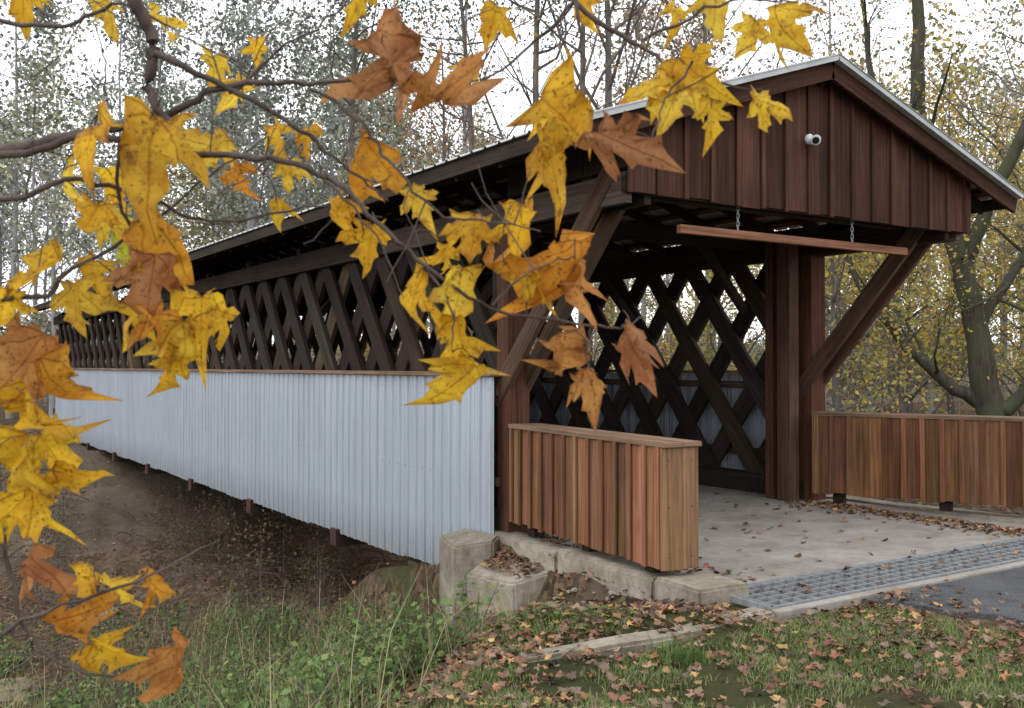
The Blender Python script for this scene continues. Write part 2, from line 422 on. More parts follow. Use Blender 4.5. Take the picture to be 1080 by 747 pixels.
# ---------------------------------------------------------------- board and batten guard walls
def guard(p0,p1,th,z0,z1,outer):
    R=empty('wooden_guard_wall'); b=MB()
    p0=np.array([*p0,0.]);p1=np.array([*p1,0.]); u=p1-p0; L=np.linalg.norm(u);u/=L; n=np.array([-u[1],u[0],0])*outer
    def Pt(s,t,z): return p0+u*s+n*t+np.array([0,0,z])
    b.beam(Pt(.04,th/2,(z0+z1)/2),Pt(L-.04,th/2,(z0+z1)/2),th-.07,z1-z0-.06,n,DK)
    nb=int(round(L/.205)); bw=L/nb
    for face in (0,1):
        t0=.0 if face==0 else th; sg=-1 if face==0 else 1
        for i in range(nb):
            s=(i+.5)*bw; j=random.uniform(0,.006)
            b.beam(Pt(s,t0-sg*(.013+j),z0+random.uniform(-.02,.008)),Pt(s,t0-sg*(.013+j),z1-.005),bw-.010,.022,u,ORG,.4)
        for i in range(nb+1):
            s=min(max(i*bw,.03),L-.03)
            b.beam(Pt(s,t0+sg*.011,z0-random.uniform(.0,.02)),Pt(s+random.uniform(-.006,.006),t0+sg*.011,z1-.005),.052,.021,u,ORG,.35)
    for s,sg in ((0,-1),(L,1)):
        b.beam(Pt(s+sg*.012,th/2,z0-.015),Pt(s+sg*.012,th/2,z1-.006),th+.02,.024,n,(.26,.15,.08),.1)
    b.beam(Pt(-.03,th*.25,z1+.016),Pt(L+.05,th*.25,z1+.016),th*.5+.03,.04,n,CAP,.1)
    b.beam(Pt(-.03,th*.78,z1+.017),Pt(L+.05,th*.78,z1+.017),th*.5+.03,.038,n,CAP,.1)
    b.build('boards',M_wood,R,.003)
    ps=MB()
    for s in (.25,L*.5,L-.3): ps.beam(Pt(s,th/2,z0-.45),Pt(s,th/2,z0+.1),.12,.12,n,DK)
    ps.build('posts',M_truss,R)
    nl=MB()
    for z in (z0+.08,(z0+z1)/2,z1-.1):
        for tt in (.05,th-.05):
            nl.beam(Pt(L+.0235,tt,z),Pt(L+.0265,tt,z),.009,.009,n,(.02,.02,.02))
    nl.build('nails',M_dark,R)
guard((5.26,8.06),(4.945,5.54),.31,.15,1.05,1)
guard((9.56,7.98),(10.55,5.25),.31,.14,1.06,1)
# ---------------------------------------------------------------- concrete footings
def rough_block(name,poly,z0,z1,mat,amp=.03,seed=0,parent=None,tilt=None,bev=.02):
    n=len(poly); v=[(x,y,z0) for x,y in poly]+[(x,y,(z1 if tilt is None else tilt(x,y))) for x,y in poly]
    f=[tuple(range(n,2*n)),tuple(range(n-1,-1,-1))]+[(i,(i+1)%n,n+(i+1)%n,n+i) for i in range(n)]
    me=bpy.data.meshes.new(name); me.from_pydata(v,[],f)
    bm=bmesh.new(); bm.from_mesh(me); bmesh.ops.recalc_face_normals(bm,faces=bm.faces)
    bmesh.ops.bevel(bm,geom=bm.edges[:],offset=bev,segments=2,affect='EDGES')
    bmesh.ops.triangulate(bm,faces=[q for q in bm.faces if len(q.verts)>4])
    for _ in range(3):
        bmesh.ops.subdivide_edges(bm,edges=[e for e in bm.edges if e.calc_length()>.07],cuts=1,use_grid_fill=True)
    for q in bm.verts:
        q.co+=mn.noise_vector(q.co*2.5+Vector((seed,0,0)))*amp+mn.noise_vector(q.co*13)*amp*.35+mn.noise_vector(q.co*40)*amp*.1
    bm.to_mesh(me); bm.free(); return obj(name,me,mat,parent)
FT=empty('concrete_abutment')
rough_block('stem_wall',[(4.93,5.62),(5.27,5.6),(5.36,7.0),(5.06,7.02)],-1.2,.06,M_conc,.010,1,FT)
rough_block('stem_wall',[(5.07,7.06),(5.36,7.04),(5.42,8.5),(5.2,8.5)],-1.5,.02,M_conc,.014,11,FT)
rough_block('end_block',[(4.88,5.08),(5.36,5.05),(5.40,5.57),(4.92,5.60)],-.6,.085,M_conc,.008,2,FT)
rough_block('wing_block',[(4.72,8.22),(5.02,8.0),(5.17,8.12),(5.14,8.72),(4.86,8.76)],-1.9,-.1,M_conc,.012,3,FT,tilt=lambda x,y:.0-(5.1-x)*.22)
rough_block('bearing_wall',[(5.3,8.42),(10.1,8.42),(10.1,8.66),(5.3,8.66)],-2.2,-.17,M_conc,.03,4,FT)
rough_block('broken_ledge',[(4.80,7.30),(5.1,7.15),(5.2,8.02),(4.96,8.1),(4.72,7.98)],-1.6,-.2,M_conc,.025,5,FT,tilt=lambda x,y:-.16-(5.1-x)*.35)
rough_block('broken_ledge',[(4.62,7.45),(4.84,7.25),(4.9,7.97),(4.58,8.0)],-1.7,-.5,M_stone,.035,15,FT,tilt=lambda x,y:-.42-(5.1-x)*.25)
rough_block('wing_block',[(10.2,5.0),(10.75,5.0),(10.3,8.3),(10.02,8.3)],-.6,.02,M_conc,.015,6,FT)
rough_block('concrete_kerb',[(3.3,4.90),(3.33,5.06),(4.4,4.84),(5.13,4.81),(5.13,4.60),(4.4,4.64)],-.4,-.03,M_conc,.012,8,None,tilt=lambda x,y:.004-(5.15-x)*.055)
# ---------------------------------------------------------------- drainage grate
GR=empty('drainage_grate'); gm=MB()
gx0,gx1,gy0,gy1=5.2,10.1,4.69,5.28
x=gx0+.06
while x<gx1: gm.beam((x,gy0+.02,-.010),(x,gy1-.02,-.010),.016,.028,(1,0,0),(.3,.3,.3)); x+=.14
for i in range(6):
    yy=gy0+.03+i*(gy1-gy0-.06)/5; gm.beam((gx0,yy,-.012),(gx1,yy,-.012),.016,.03,(0,1,0),(.3,.3,.3))
for yy in (gy0+.005,gy1-.005): gm.beam((gx0-.02,yy,-.01),(gx1,yy,-.01),.022,.045,(0,1,0),(.3,.3,.3))
gm.beam((gx0-.01,gy0,-.01),(gx0-.01,gy1,-.01),.022,.045,(1,0,0),(.3,.3,.3))
gm.build('bars',M_iron,GR)
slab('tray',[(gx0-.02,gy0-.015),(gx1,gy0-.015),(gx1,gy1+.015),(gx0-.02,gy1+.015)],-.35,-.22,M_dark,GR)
# ---------------------------------------------------------------- clearance bar with chains
CB=empty('hanging_clearance_bar'); cb=MB()
cb.beam((5.88,6.36,2.835),(9.05,6.36,2.835),.05,.075,(0,1,0),(.25,.115,.065)); cb.build('bar',M_wood,CB,.004)
def torus(name,loc,R,r,rot,mat,parent,sc=(1,1,1)):
    bm=bmesh.new(); n1,n2=12,6; vs=[]
    for i in range(n1):
        a=2*math.pi*i/n1
        for j in range(n2):
            b=2*math.pi*j/n2; vs.append(bm.verts.new(((R+r*math.cos(b))*math.cos(a)*sc[0],r*math.sin(b),(R+r*math.cos(b))*math.sin(a)*sc[2])))
    for i in range(n1):
        for j in range(n2): bm.faces.new((vs[i*n2+j],vs[((i+1)%n1)*n2+j],vs[((i+1)%n1)*n2+(j+1)%n2],vs[i*n2+(j+1)%n2]))
    me=bpy.data.meshes.new(name); bm.to_mesh(me); bm.free(); o=obj(name,me,mat,parent); o.location=loc; o.rotation_euler=(0,0,rot)
for x in (6.6,8.19):
    for i in range(7): torus('chain_link',(x,6.36,2.895+i*.036),.013,.0038,(math.pi/2)*(i%2)+.3,M_iron,CB,(1,1,1.75))
# ---------------------------------------------------------------- security camera
SC=empty('security_camera',(7.46,YG-.02,3.77))
def cyl(name,p0,p1,r0,r1,mat,parent,seg=20):
    bm=bmesh.new(); d=Vector(p1)-Vector(p0)
    bmesh.ops.create_cone(bm,cap_ends=True,segments=seg,radius1=r0,radius2=r1,depth=d.length)
    bmesh.ops.bevel(bm,geom=[e for e in bm.edges if len(e.link_faces)==2 and e.calc_face_angle()>1],offset=min(r0,r1)*.15,segments=2,affect='EDGES')
    me=bpy.data.meshes.new(name); bm.to_mesh(me); bm.free()
    o=obj(name,me,mat,parent); o.location=(Vector(p0)+Vector(p1))/2; o.rotation_euler=d.to_track_quat('Z','Y').to_euler()
cyl('wall_plate',(0,.02,.02),(0,-.02,.02),.05,.05,M_white,SC)
cyl('arm',(0,-.02,.02),(-.01,-.06,-.01),.02,.02,M_white,SC)
cyl('housing',(.035,-.05,.015),(-.09,-.15,-.03),.045,.045,M_white,SC)
cyl('lens',(-.0895,-.1495,-.0298),(-.1,-.158,-.034),.034,.03,M_black,SC)
# ---------------------------------------------------------------- leaves / trees
def tubes(polys):
    V=[];F=[];o=0
    for pts,rad,sd in polys:
        pts=np.asarray(pts,float); n=len(pts)
        t=np.gradient(pts,axis=0); t/=np.linalg.norm(t,axis=1)[:,None]+1e-9
        ref=np.array([0,0,1.]) if abs(t[0][2])<.9 else np.array([1.,0,0])
        a=np.cross(t,ref); a/=np.linalg.norm(a,axis=1)[:,None]+1e-9; b=np.cross(t,a)
        th=np.arange(sd)*2*np.pi/sd
        ring=pts[:,None,:]+np.asarray(rad)[:,None,None]*(np.cos(th)[None,:,None]*a[:,None,:]+np.sin(th)[None,:,None]*b[:,None,:])
        V.append(ring.reshape(-1,3))
        i=np.arange(n-1)[:,None]*sd; j=np.arange(sd)[None,:]; j2=(j+1)%sd
        F.append((np.stack([i+j,i+j2,i+sd+j2,i+sd+j],-1).reshape(-1,4))+o); o+=n*sd
    return np.concatenate(V),np.concatenate(F)
def cloud(P,size,tv,tf,palette,rng,flat=0.,jit=.25):
    P=np.asarray(P); n=len(P)
    nrm=rng.normal(size=(n,3)); nrm/=np.linalg.norm(nrm,axis=1)[:,None]
    if flat: nrm=nrm*(1-flat)+np.array([0,0,flat*1.5]); nrm/=np.linalg.norm(nrm,axis=1)[:,None]
    t=np.cross(nrm,rng.normal(size=(n,3))); t/=np.linalg.norm(t,axis=1)[:,None]; b=np.cross(nrm,t)
    s=(size*rng.uniform(.6,1.3,n))[:,None,None]
    V=P[:,None,:]+s*(tv[None,:,0:1]*t[:,None,:]+tv[None,:,1:2]*b[:,None,:]+tv[None,:,2:3]*nrm[:,None,:])
    F=tf[None]+np.arange(n)[:,None,None]*len(tv)
    pal=np.array(palette); c=pal[rng.integers(0,len(pal),n)]*rng.uniform(1-jit,1+jit,(n,1))
    return V.reshape(-1,3),F.reshape(-1,tf.shape[1]),np.repeat(c,len(tv),0)
DIA=np.array([(0,-.5,0),(.33,-.05,.06),(0,.55,0),(-.33,.05,.06)],float); DIAF=np.array([[0,1,2,3]])
def grow_tree(rng,H,r0,crown=.35,nb=16,blen=.33,elev=(.3,1.0),sub=4,twig=3,lean=.03,sides=7):
    polys=[];tips=[]
    n=9; tz=np.linspace(0,1,n); wob=np.cumsum(rng.normal(0,lean,(n,2)),0)*H*.12
    tr=np.stack([wob[:,0],wob[:,1],tz*H],-1); tr[0,:2]=0; tr[:,:2]-=wob[0]; tr[0,2]=-.6
    rad=r0*(1-tz*.93)**.85; rad[0]*=1.35
    polys.append((tr,rad,sides))
    def at(pts,rd,t):
        x=t*(len(pts)-1); i=min(int(x),len(pts)-2); f=x-i
        return pts[i]*(1-f)+pts[i+1]*f, rd[i]*(1-f)+rd[i+1]*f
    def branch(p,d,L,r,lev):
        k=4 if lev>1 else 5; pts=[p]; dd=d.copy()
        for i in range(k):
            dd=dd+rng.normal(0,.2,3)+np.array([0,0,.10 if lev<3 else 0]); dd/=np.linalg.norm(dd); pts.append(pts[-1]+dd*L/k)
        pts=np.array(pts); rd=r*np.linspace(1,.25,k+1)
        polys.append((pts,rd,{1:5,2:4}.get(lev,3)))
        if lev>=2: tips.extend(pts[1:])
        if lev<3:
            for q in range(sub if lev==1 else twig):
                t=rng.uniform(.3,1); pp,rr=at(pts,rd,t); ax_=rng.normal(size=3); nd=dd*.6+ax_/np.linalg.norm(ax_)*.8
                branch(pp,nd/np.linalg.norm(nd),L*rng.uniform(.35,.6),rr*.6,lev+1)
    for i in range(nb):
        t=crown+(1-crown)*(i+rng.random())/nb*.97; p,r=at(tr,rad,t)
        az=rng.uniform(0,2*np.pi); el=rng.uniform(*elev); d=np.array([np.cos(az)*np.cos(el),np.sin(az)*np.cos(el),np.sin(el)])
        branch(p,d,H*blen*(1.15-.8*(t-crown)/(1-crown))*rng.uniform(.7,1.15),r*.55,1)
    return polys,np.array(tips)
def template(seed,H,r0,nleaf,lsize,pal,bark,spread=.3,haze=0,**k):
    rng=np.random.default_rng(seed); polys,tips=grow_tree(rng,H,r0,**k)
    V,F=tubes(polys); mt=mesh_np('tree_trunk',V,F,smooth=True); mt.materials.append(bark)
    wgt=rng.random(len(tips))**2.6; idx=rng.choice(len(tips),nleaf,p=wgt/wgt.sum()); P=tips[idx]+rng.normal(0,spread,(nleaf,3))
    pal=[tuple(c*(1-haze)+h*haze for c,h in zip(p_,(.42,.42,.385))) for p_ in pal]  # aerial haze blended straight into the far leaf colours
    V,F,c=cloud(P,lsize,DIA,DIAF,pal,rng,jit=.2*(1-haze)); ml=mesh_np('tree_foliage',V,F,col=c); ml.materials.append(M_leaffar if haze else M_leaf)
    return mt,ml
Ye=[(.50,.35,.07),(.42,.30,.07),(.55,.40,.10),(.30,.25,.07)]
Gr=[(.12,.15,.06),(.16,.20,.08),(.22,.24,.09),(.10,.12,.05)]
Or=[(.28,.14,.06),(.33,.19,.08),(.22,.12,.07),(.26,.18,.10)]
Pn=[(.11,.14,.09),(.14,.18,.11),(.09,.12,.07)]
YG_=[(.32,.31,.10),(.25,.27,.09),(.40,.36,.11)]
T={}
T['bare']=[template(11,17,.15,600,.12,Or,M_bark,crown=.35,nb=16),template(12,20,.18,600,.12,Or+Ye,M_bark,crown=.4,nb=16)]
T['orange']=[template(13,14,.14,2600,.13,Or,M_bark,crown=.3,nb=16,spread=.4)]
T['yellow']=[template(14,12,.13,3800,.13,Ye,M_bark,crown=.2,nb=16,spread=.4),template(15,9,.10,3400,.12,Ye+YG_,M_bark,crown=.15,nb=16,spread=.35)]
T['pine']=[template(17,22,.16,4600,.13,Pn,M_bark,crown=.5,nb=24,blen=.15,elev=(-.1,.5),spread=.3)]
T['green']=[template(16,13,.13,3200,.13,Gr+YG_,M_bark,crown=.25,nb=16,spread=.4)]
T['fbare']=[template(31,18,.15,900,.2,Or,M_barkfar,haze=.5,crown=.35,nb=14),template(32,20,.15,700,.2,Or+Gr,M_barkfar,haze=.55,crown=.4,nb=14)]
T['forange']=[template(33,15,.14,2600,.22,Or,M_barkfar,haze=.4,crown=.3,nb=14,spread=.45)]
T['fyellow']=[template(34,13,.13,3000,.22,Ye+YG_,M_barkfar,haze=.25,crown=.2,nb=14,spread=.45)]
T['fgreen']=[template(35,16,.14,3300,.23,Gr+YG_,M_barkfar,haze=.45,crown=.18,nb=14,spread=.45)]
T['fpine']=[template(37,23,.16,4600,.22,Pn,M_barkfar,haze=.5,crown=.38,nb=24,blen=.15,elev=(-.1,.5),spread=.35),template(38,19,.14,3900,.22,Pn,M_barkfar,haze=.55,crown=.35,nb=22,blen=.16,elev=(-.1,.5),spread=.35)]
T['bush']=[template(19,3.2,.03,1300,.09,YG_+Gr+Or,M_bark,crown=.05,nb=12,blen=.5,spread=.25),template(20,4.5,.04,1700,.10,Ye+Or,M_bark,crown=.08,nb=14,blen=.42,spread=.3)]
T['fbush']=[template(39,4.5,.04,2400,.19,Or+YG_+Gr,M_barkfar,haze=.45,crown=.05,nb=12,blen=.5,spread=.35)]
T['brush']=[template(40,1.5,.012,420,.05,[(.12,.08,.05),(.08,.05,.035),(.09,.09,.04),(.17,.10,.055)],M_bark,crown=.03,nb=14,blen=.6,spread=.12),template(41,1.2,.012,420,.05,[(.07,.10,.03),(.09,.12,.04),(.12,.11,.045),(.12,.08,.05)],M_bark,crown=.03,nb=14,blen=.6,spread=.12)]
DT=empty('distant_trees')
def place(kind,x,y,s,parent=DT,name=None):
    mt,ml=random.choice(T[kind]); z=float(gz(x,y))-.1; a=random.uniform(0,6.28)
    p=parent
    if name: p=empty(name,(x,y,z),a)
    for me in (mt,ml):
        o=bpy.data.objects.new(me.name,me); link(o,p); 
        if name: o.scale=(s,)*3
        else: o.location=(x,y,z); o.rotation_euler=(0,0,a); o.scale=(s,s,s*random.uniform(.9,1.1))
def wxy(r,f): return S*f+C*r, C*f-S*r
def okpos(x,y):
    if 2.6<x<13 and y<44: return False
    if math.hypot(x,y)<17: return False
    if 4<x<12.5 and y<0: return False
    return True
cnt=0
while cnt<200:
    f=random.uniform(26,105); r=f*random.uniform(-.8,.8); x,y=wxy(r,f)
    if not okpos(x,y): continue
    t=r/f
    if f<36 and t<-.1: continue
    far=f>40
    if t<-.15: ks=['pine']*6+['bare']*3+['green']*5+['yellow']*1
    elif t<.25: ks=['bare']*5+['orange']*4+['pine']*2+['yellow']*2+['green']
    else: ks=['yellow']*8+['bare']*4+['orange']*1+['green']
    k=random.choice(ks)
    if far: k='f'+k
    place(k,x,y,random.uniform(.75,1.2)); cnt+=1
UB=empty('understory_shrubs'); cnt=0
while cnt<200:
    f=random.uniform(20,100); r=f*random.uniform(-.8,.85); x,y=wxy(r,f)
    if not okpos(x,y): continue
    if f<32 and r<-2 and x>-6: continue
    place('fbush' if f>38 else 'bush',x,y,random.uniform(.5,1.15),UB); cnt+=1
rs=random.Random(4)
for i in range(85):
    x=rs.uniform(-4,8); y=rs.uniform(11,27)
    if x>5 and y<12.5: continue
    place('brush',x,y,rs.uniform(.5,1.05),UB)
for x,y,k,s in ((17.5,14,'yellow',.95),(22,8,'yellow',.9),(16,21,'bare',.9),(24,17,'yellow',1.1),(15,27,'yellow',.9),(19.5,5.5,'bare',.8),(27,11,'orange',.8),(14.6,17.5,'yellow',.55),(21,21,'yellow',1.0),(27,15,'yellow',1.1),(18.5,24,'yellow',.8)):
    place(k,x,y,s,name={'yellow':'maple_tree','bare':'oak_tree','orange':'beech_tree'}[k])
# mossy tree with hand placed limbs
bx,by=wxy(10.6,22)
MT=empty('mossy_oak_tree',(bx,by,.62),-YAW)
L=[([(.1,0,-3.2),(0,0,0),(-.2,.1,1.6),(-.55,.1,3.3),(-1.2,.0,5.1),(-1.6,-.1,6.7),(-1.55,0,9.2),(-1.9,.2,12.5)],[.5,.36,.30,.26,.22,.19,.14,.05]),
 ([(0,0,.1),(-.9,.3,.7),(-1.6,.5,1.5),(-2.3,.6,2.3),(-2.9,.8,3.6)],[.2,.15,.13,.10,.04]),
 ([(.05,0,0),(.6,-.2,.35),(1.2,-.4,1.5),(2.6,-.7,2.6),(4,-.6,5)],[.22,.17,.14,.11,.05]),
 ([(-.55,.1,3.2),(-.15,-.3,4.6),(.6,-.6,6.4),(1.0,-.4,9),(1.3,0,12)],[.2,.17,.14,.11,.04]),
 ([(-1.2,0,5.0),(-2.2,.4,6.6),(-2.6,.6,9.5)],[.14,.11,.04]),
 ([(-.25,.1,1.8),(.5,.3,2.9),(1.6,.5,4.4),(2.2,.6,7)],[.15,.12,.09,.03])]
rng=np.random.default_rng(5); polys=[];tips=[]
def smooth(pts,rad,k=4):
    pts=np.array(pts,float); n=len(pts); t=np.linspace(0,n-1,(n-1)*k+1); out=[]
    P=np.vstack([2*pts[0]-pts[1],pts,2*pts[-1]-pts[-2]])
    for q in t:
        i=min(int(q),n-2); f=q-i; a,b,c,d=P[i],P[i+1],P[i+2],P[i+3]
        out.append(.5*((2*b)+(c-a)*f+(2*a-5*b+4*c-d)*f*f+(3*b-a-3*c+d)*f**3))
    return np.array(out),np.interp(t,range(n),rad)
for pts,rad in L:
    P_,R_=smooth(pts,rad); P_[1:-1]+=rng.normal(0,.03,P_[1:-1].shape); polys.append((P_,R_*.88,9))
    for q in range(9):
        i=rng.integers(len(P_)//3,len(P_)); d=rng.normal(size=3); d[2]=abs(d[2])*.6+.2; d/=np.linalg.norm(d); Ln=rng.uniform(1.2,3)
        b=[P_[i]]
        for k in range(5): d=d+rng.normal(0,.22,3); d/=np.linalg.norm(d); b.append(b[-1]+d*Ln/5)
        b=np.array(b); polys.append((b,min(R_[i]*.5,.05)*np.linspace(1,.25,6),5)); tips.extend(b[2:])
        for w_ in range(4):
            j=rng.integers(2,6); d2=d+rng.normal(0,.8,3); d2/=np.linalg.norm(d2); c2=np.array([b[j]+d2*u_+rng.normal(0,.04,3) for u_ in (0,.4,.8,1.2)]); polys.append((c2,np.array([.012,.01,.007,.004]),3)); tips.extend(c2[1:])
V,F=tubes(polys); o=obj('trunk',mesh_np('trunk',V,F,smooth=True),M_barkmoss,MT)
tips=np.array(tips); P_=tips[rng.integers(0,len(tips),3600)]+rng.normal(0,.25,(3600,3))
V,F,c_=cloud(P_,.10,DIA,DIAF,Ye+Or[:2]+YG_,rng); obj('foliage',mesh_np('foliage',V,F,col=c_),M_leaf,MT)
# ---------------------------------------------------------------- maple leaf geometry
half=[(0.12,-0.06),(0.26,-0.04),(0.42,-0.10),(0.36,0.04),(0.27,0.12),(0.42,0.20),(0.52,0.22),(0.68,0.42),(0.52,0.40),(0.45,0.48),(0.32,0.43),(0.20,0.40),(0.23,0.54),(0.33,0.66),(0.20,0.69),(0.12,0.84)]
outline=[(0,0)]+half+[(0,1.05)]+[(-x,y) for x,y in half[::-1]]
OUT=np.array(outline); cen=np.array([0,.3]); K=len(OUT)
LV=np.vstack([cen[None],cen+(OUT-cen)*.4,cen+(OUT-cen)*.72,OUT])
LF=[]
for i in range(K):
    j=(i+1)%K; LF.append((0,1+i,1+j)); LF.append((1+i,1+K+i,1+K+j,1+j)); LF.append((1+K+i,1+2*K+i,1+2*K+j,1+K+j))
def leaf3d(size,rng,curl):
    x=LV[:,0].copy();y=LV[:,1].copy()
    r=np.hypot(x,y-.3); th=np.arctan2(x,y-.3)
    k=1+.13*np.sin(th*1.0+rng.uniform(0,6))+.10*np.sin(th*2+rng.uniform(0,6))+.05*np.sin(th*7+rng.uniform(0,6))
    x*=k*rng.uniform(.82,1.08); y=.3+(y-.3)*k
    x+=rng.uniform(-.18,.18)*(y-.1)**2
    z=-curl*(.55*x*x+.35*(y-.1)*np.abs(y-.1))+.06*curl*np.sin(x*9+rng.uniform(0,6))+.06*np.sin(y*8+rng.uniform(0,6))*r*2*min(curl,1.5)
    z+=rng.uniform(-.1,.6)*np.abs(x)*curl*.7
    z+=.14*(r**2)*np.sin(th*5+rng.uniform(0,6))*curl+.25*(r**3)*np.sin(th*2+rng.uniform(0,6))*curl
    x*=(1-.16*curl*np.abs(x)); 
    return np.stack([x,y,z],-1)*size
SV=np.column_stack([OUT-np.array([0,.4]),np.zeros(K)]); SV[:,2]=.12*np.sin(SV[:,0]*6)+.25*SV[:,1]**2
SV=np.vstack([np.array([[0,-.1,0]]),SV]); SF=np.array([(0,1+i,1+(i+1)%K) for i in range(K)])
# ---------------------------------------------------------------- foreground maple branches
FM=empty('maple_tree',(0,0,EYE),-YAW)
D0=1.5
br=[
 ([(-2.1,.05),(-1.4,.24),(-.95,.33),(-.775,.339),(-.646,.356),(-.531,.367),(-.43,.41),(-.30,.418),(-.143,.432)],.014,.0022),
 ([(-.95,.33),(-.775,.325),(-.631,.345),(-.517,.317),(-.373,.307),(-.273,.274),(-.2,.217),(-.129,.148),(-.029,.088),(.115,.063),(.175,.06),(.215,.082)],.0065,.0012),
 ([(-2.05,.9),(-1.3,.95),(-.72,.78),(-.603,.60),(-.555,.532),(-.528,.468),(-.537,.403),(-.50,.35)],.017,.006),
 ([(-.528,.46),(-.402,.403),(-.316,.353),(-.244,.296),(-.19,.25)],.005,.0015),
 ([(-.72,.78),(-.3,.80),(.03,.68),(.1,.57),(.2,.5),(.27,.45),(.38,.42)],.008,.0015),
 ([(.1,.57),(.03,.50),(-.06,.44),(-.12,.43)],.003,.0012),
 ([(.1,.57),(.11,.46),(.09,.40),(.10,.34)],.003,.0012),
 ([(.2,.5),(.33,.545),(.42,.535)],.003,.0012),
 ([(.27,.45),(.23,.40),(.21,.34)],.002,.001),
 ([(-1.4,-.3),(-.95,-.43),(-.775,-.40),(-.689,-.364),(-.545,-.314),(-.445,-.264)],.006,.001),
 ([(-1.4,.2),(-.95,.2),(-.85,.05),(-.79,-.05),(-.755,-.2),(-.74,-.33),(-.70,-.42),(-.6,-.47),(-.52,-.44)],.007,.0012),
 ([(-.60,.35),(-.60,.25),(-.56,.16),(-.53,.08),(-.50,.03)],.0035,.0012),
 ([(-1.2,.2),(-.775,.25),(-.66,.285),(-.55,.25),(-.45,.225),(-.3,.25),(-.2,.23)],.005,.001),
 ([(-1.2,.15),(-.77,.10),(-.68,.15),(-.6,.195),(-.47,.30),(-.38,.36)],.005,.001),
 ([(-.129,.148),(-.09,.09),(-.085,.02)],.002,.001),
 ([(-.03,.088),(.03,.14),(.09,.16)],.0018,.001),
 ([(.115,.063),(.11,.02),(.12,-.01)],.0014,.0008),
 ([(-.3,.418),(-.22,.36),(-.18,.30),(-.10,.22),(-.02,.21),(.04,.2)],.003,.001),
 ([(-.43,.41),(-.35,.47),(-.26,.52),(-.2,.6)],.003,.001),
 ([(-.85,.55),(-.7,.53),(-.6,.56),(-.5,.5),(-.4,.45)],.004,.001),
 ([(-.646,.356),(-.62,.44),(-.64,.52)],.002,.001),
 ([(-.273,.274),(-.2,.19),(-.16,.10)],.002,.0008),
]
rng=np.random.default_rng(21); polys=[]; BP=[]
for i,(pts,ra,rb) in enumerate(br):
    P3=[(x,D0+.05*math.sin(x*5+i*.3),z) for x,z in pts]
    P_,R_=smooth(P3,np.linspace(1,0,len(pts))**1.1*(ra-rb)+rb,6)
    P_=P_+rng.normal(0,.0022,P_.shape); R_=R_*(1+.12*rng.random(len(R_)))
    polys.append((P_,R_,8)); BP.append(P_)
    for q in range(len(P_)//7):
        j=rng.integers(3,len(P_)); d=rng.normal(size=3); d/=np.linalg.norm(d); d[1]*=.6
        if P_[j][0]<-1.0: continue
        Ln=rng.uniform(.05,.2); b=np.array([P_[j]+d*Ln*u_+np.array([0,0,.03*u_*u_])+rng.normal(0,.003,3)*u_ for u_ in np.linspace(0,1,5)])
        polys.append((b,.0012*np.linspace(1,.5,5)+.0002,5))
        if rng.random()<.6: BP.append(b)
tz=float(gz(*wxy(-2.1,1.5)))-EYE
polys.append((np.array([(-2.15,1.5,tz-.3),(-2.12,1.5,tz+.3),(-2.1,1.52,-.2),(-2.07,1.5,.6),(-2.1,1.45,1.6),(-2.0,1.5,3.4),(-2.1,1.5,5.5)]),np.array([.19,.14,.115,.105,.09,.06,.02]),14))
BPa=np.concatenate(BP)
YL=[(.84,.58,.045),(.88,.66,.08),(.82,.53,.04)]; OL=[(.76,.41,.05),(.70,.34,.05),(.80,.50,.05)]; BL=[(.54,.28,.13),(.48,.24,.11),(.62,.32,.10)]
GL=[(.60,.66,.09)]
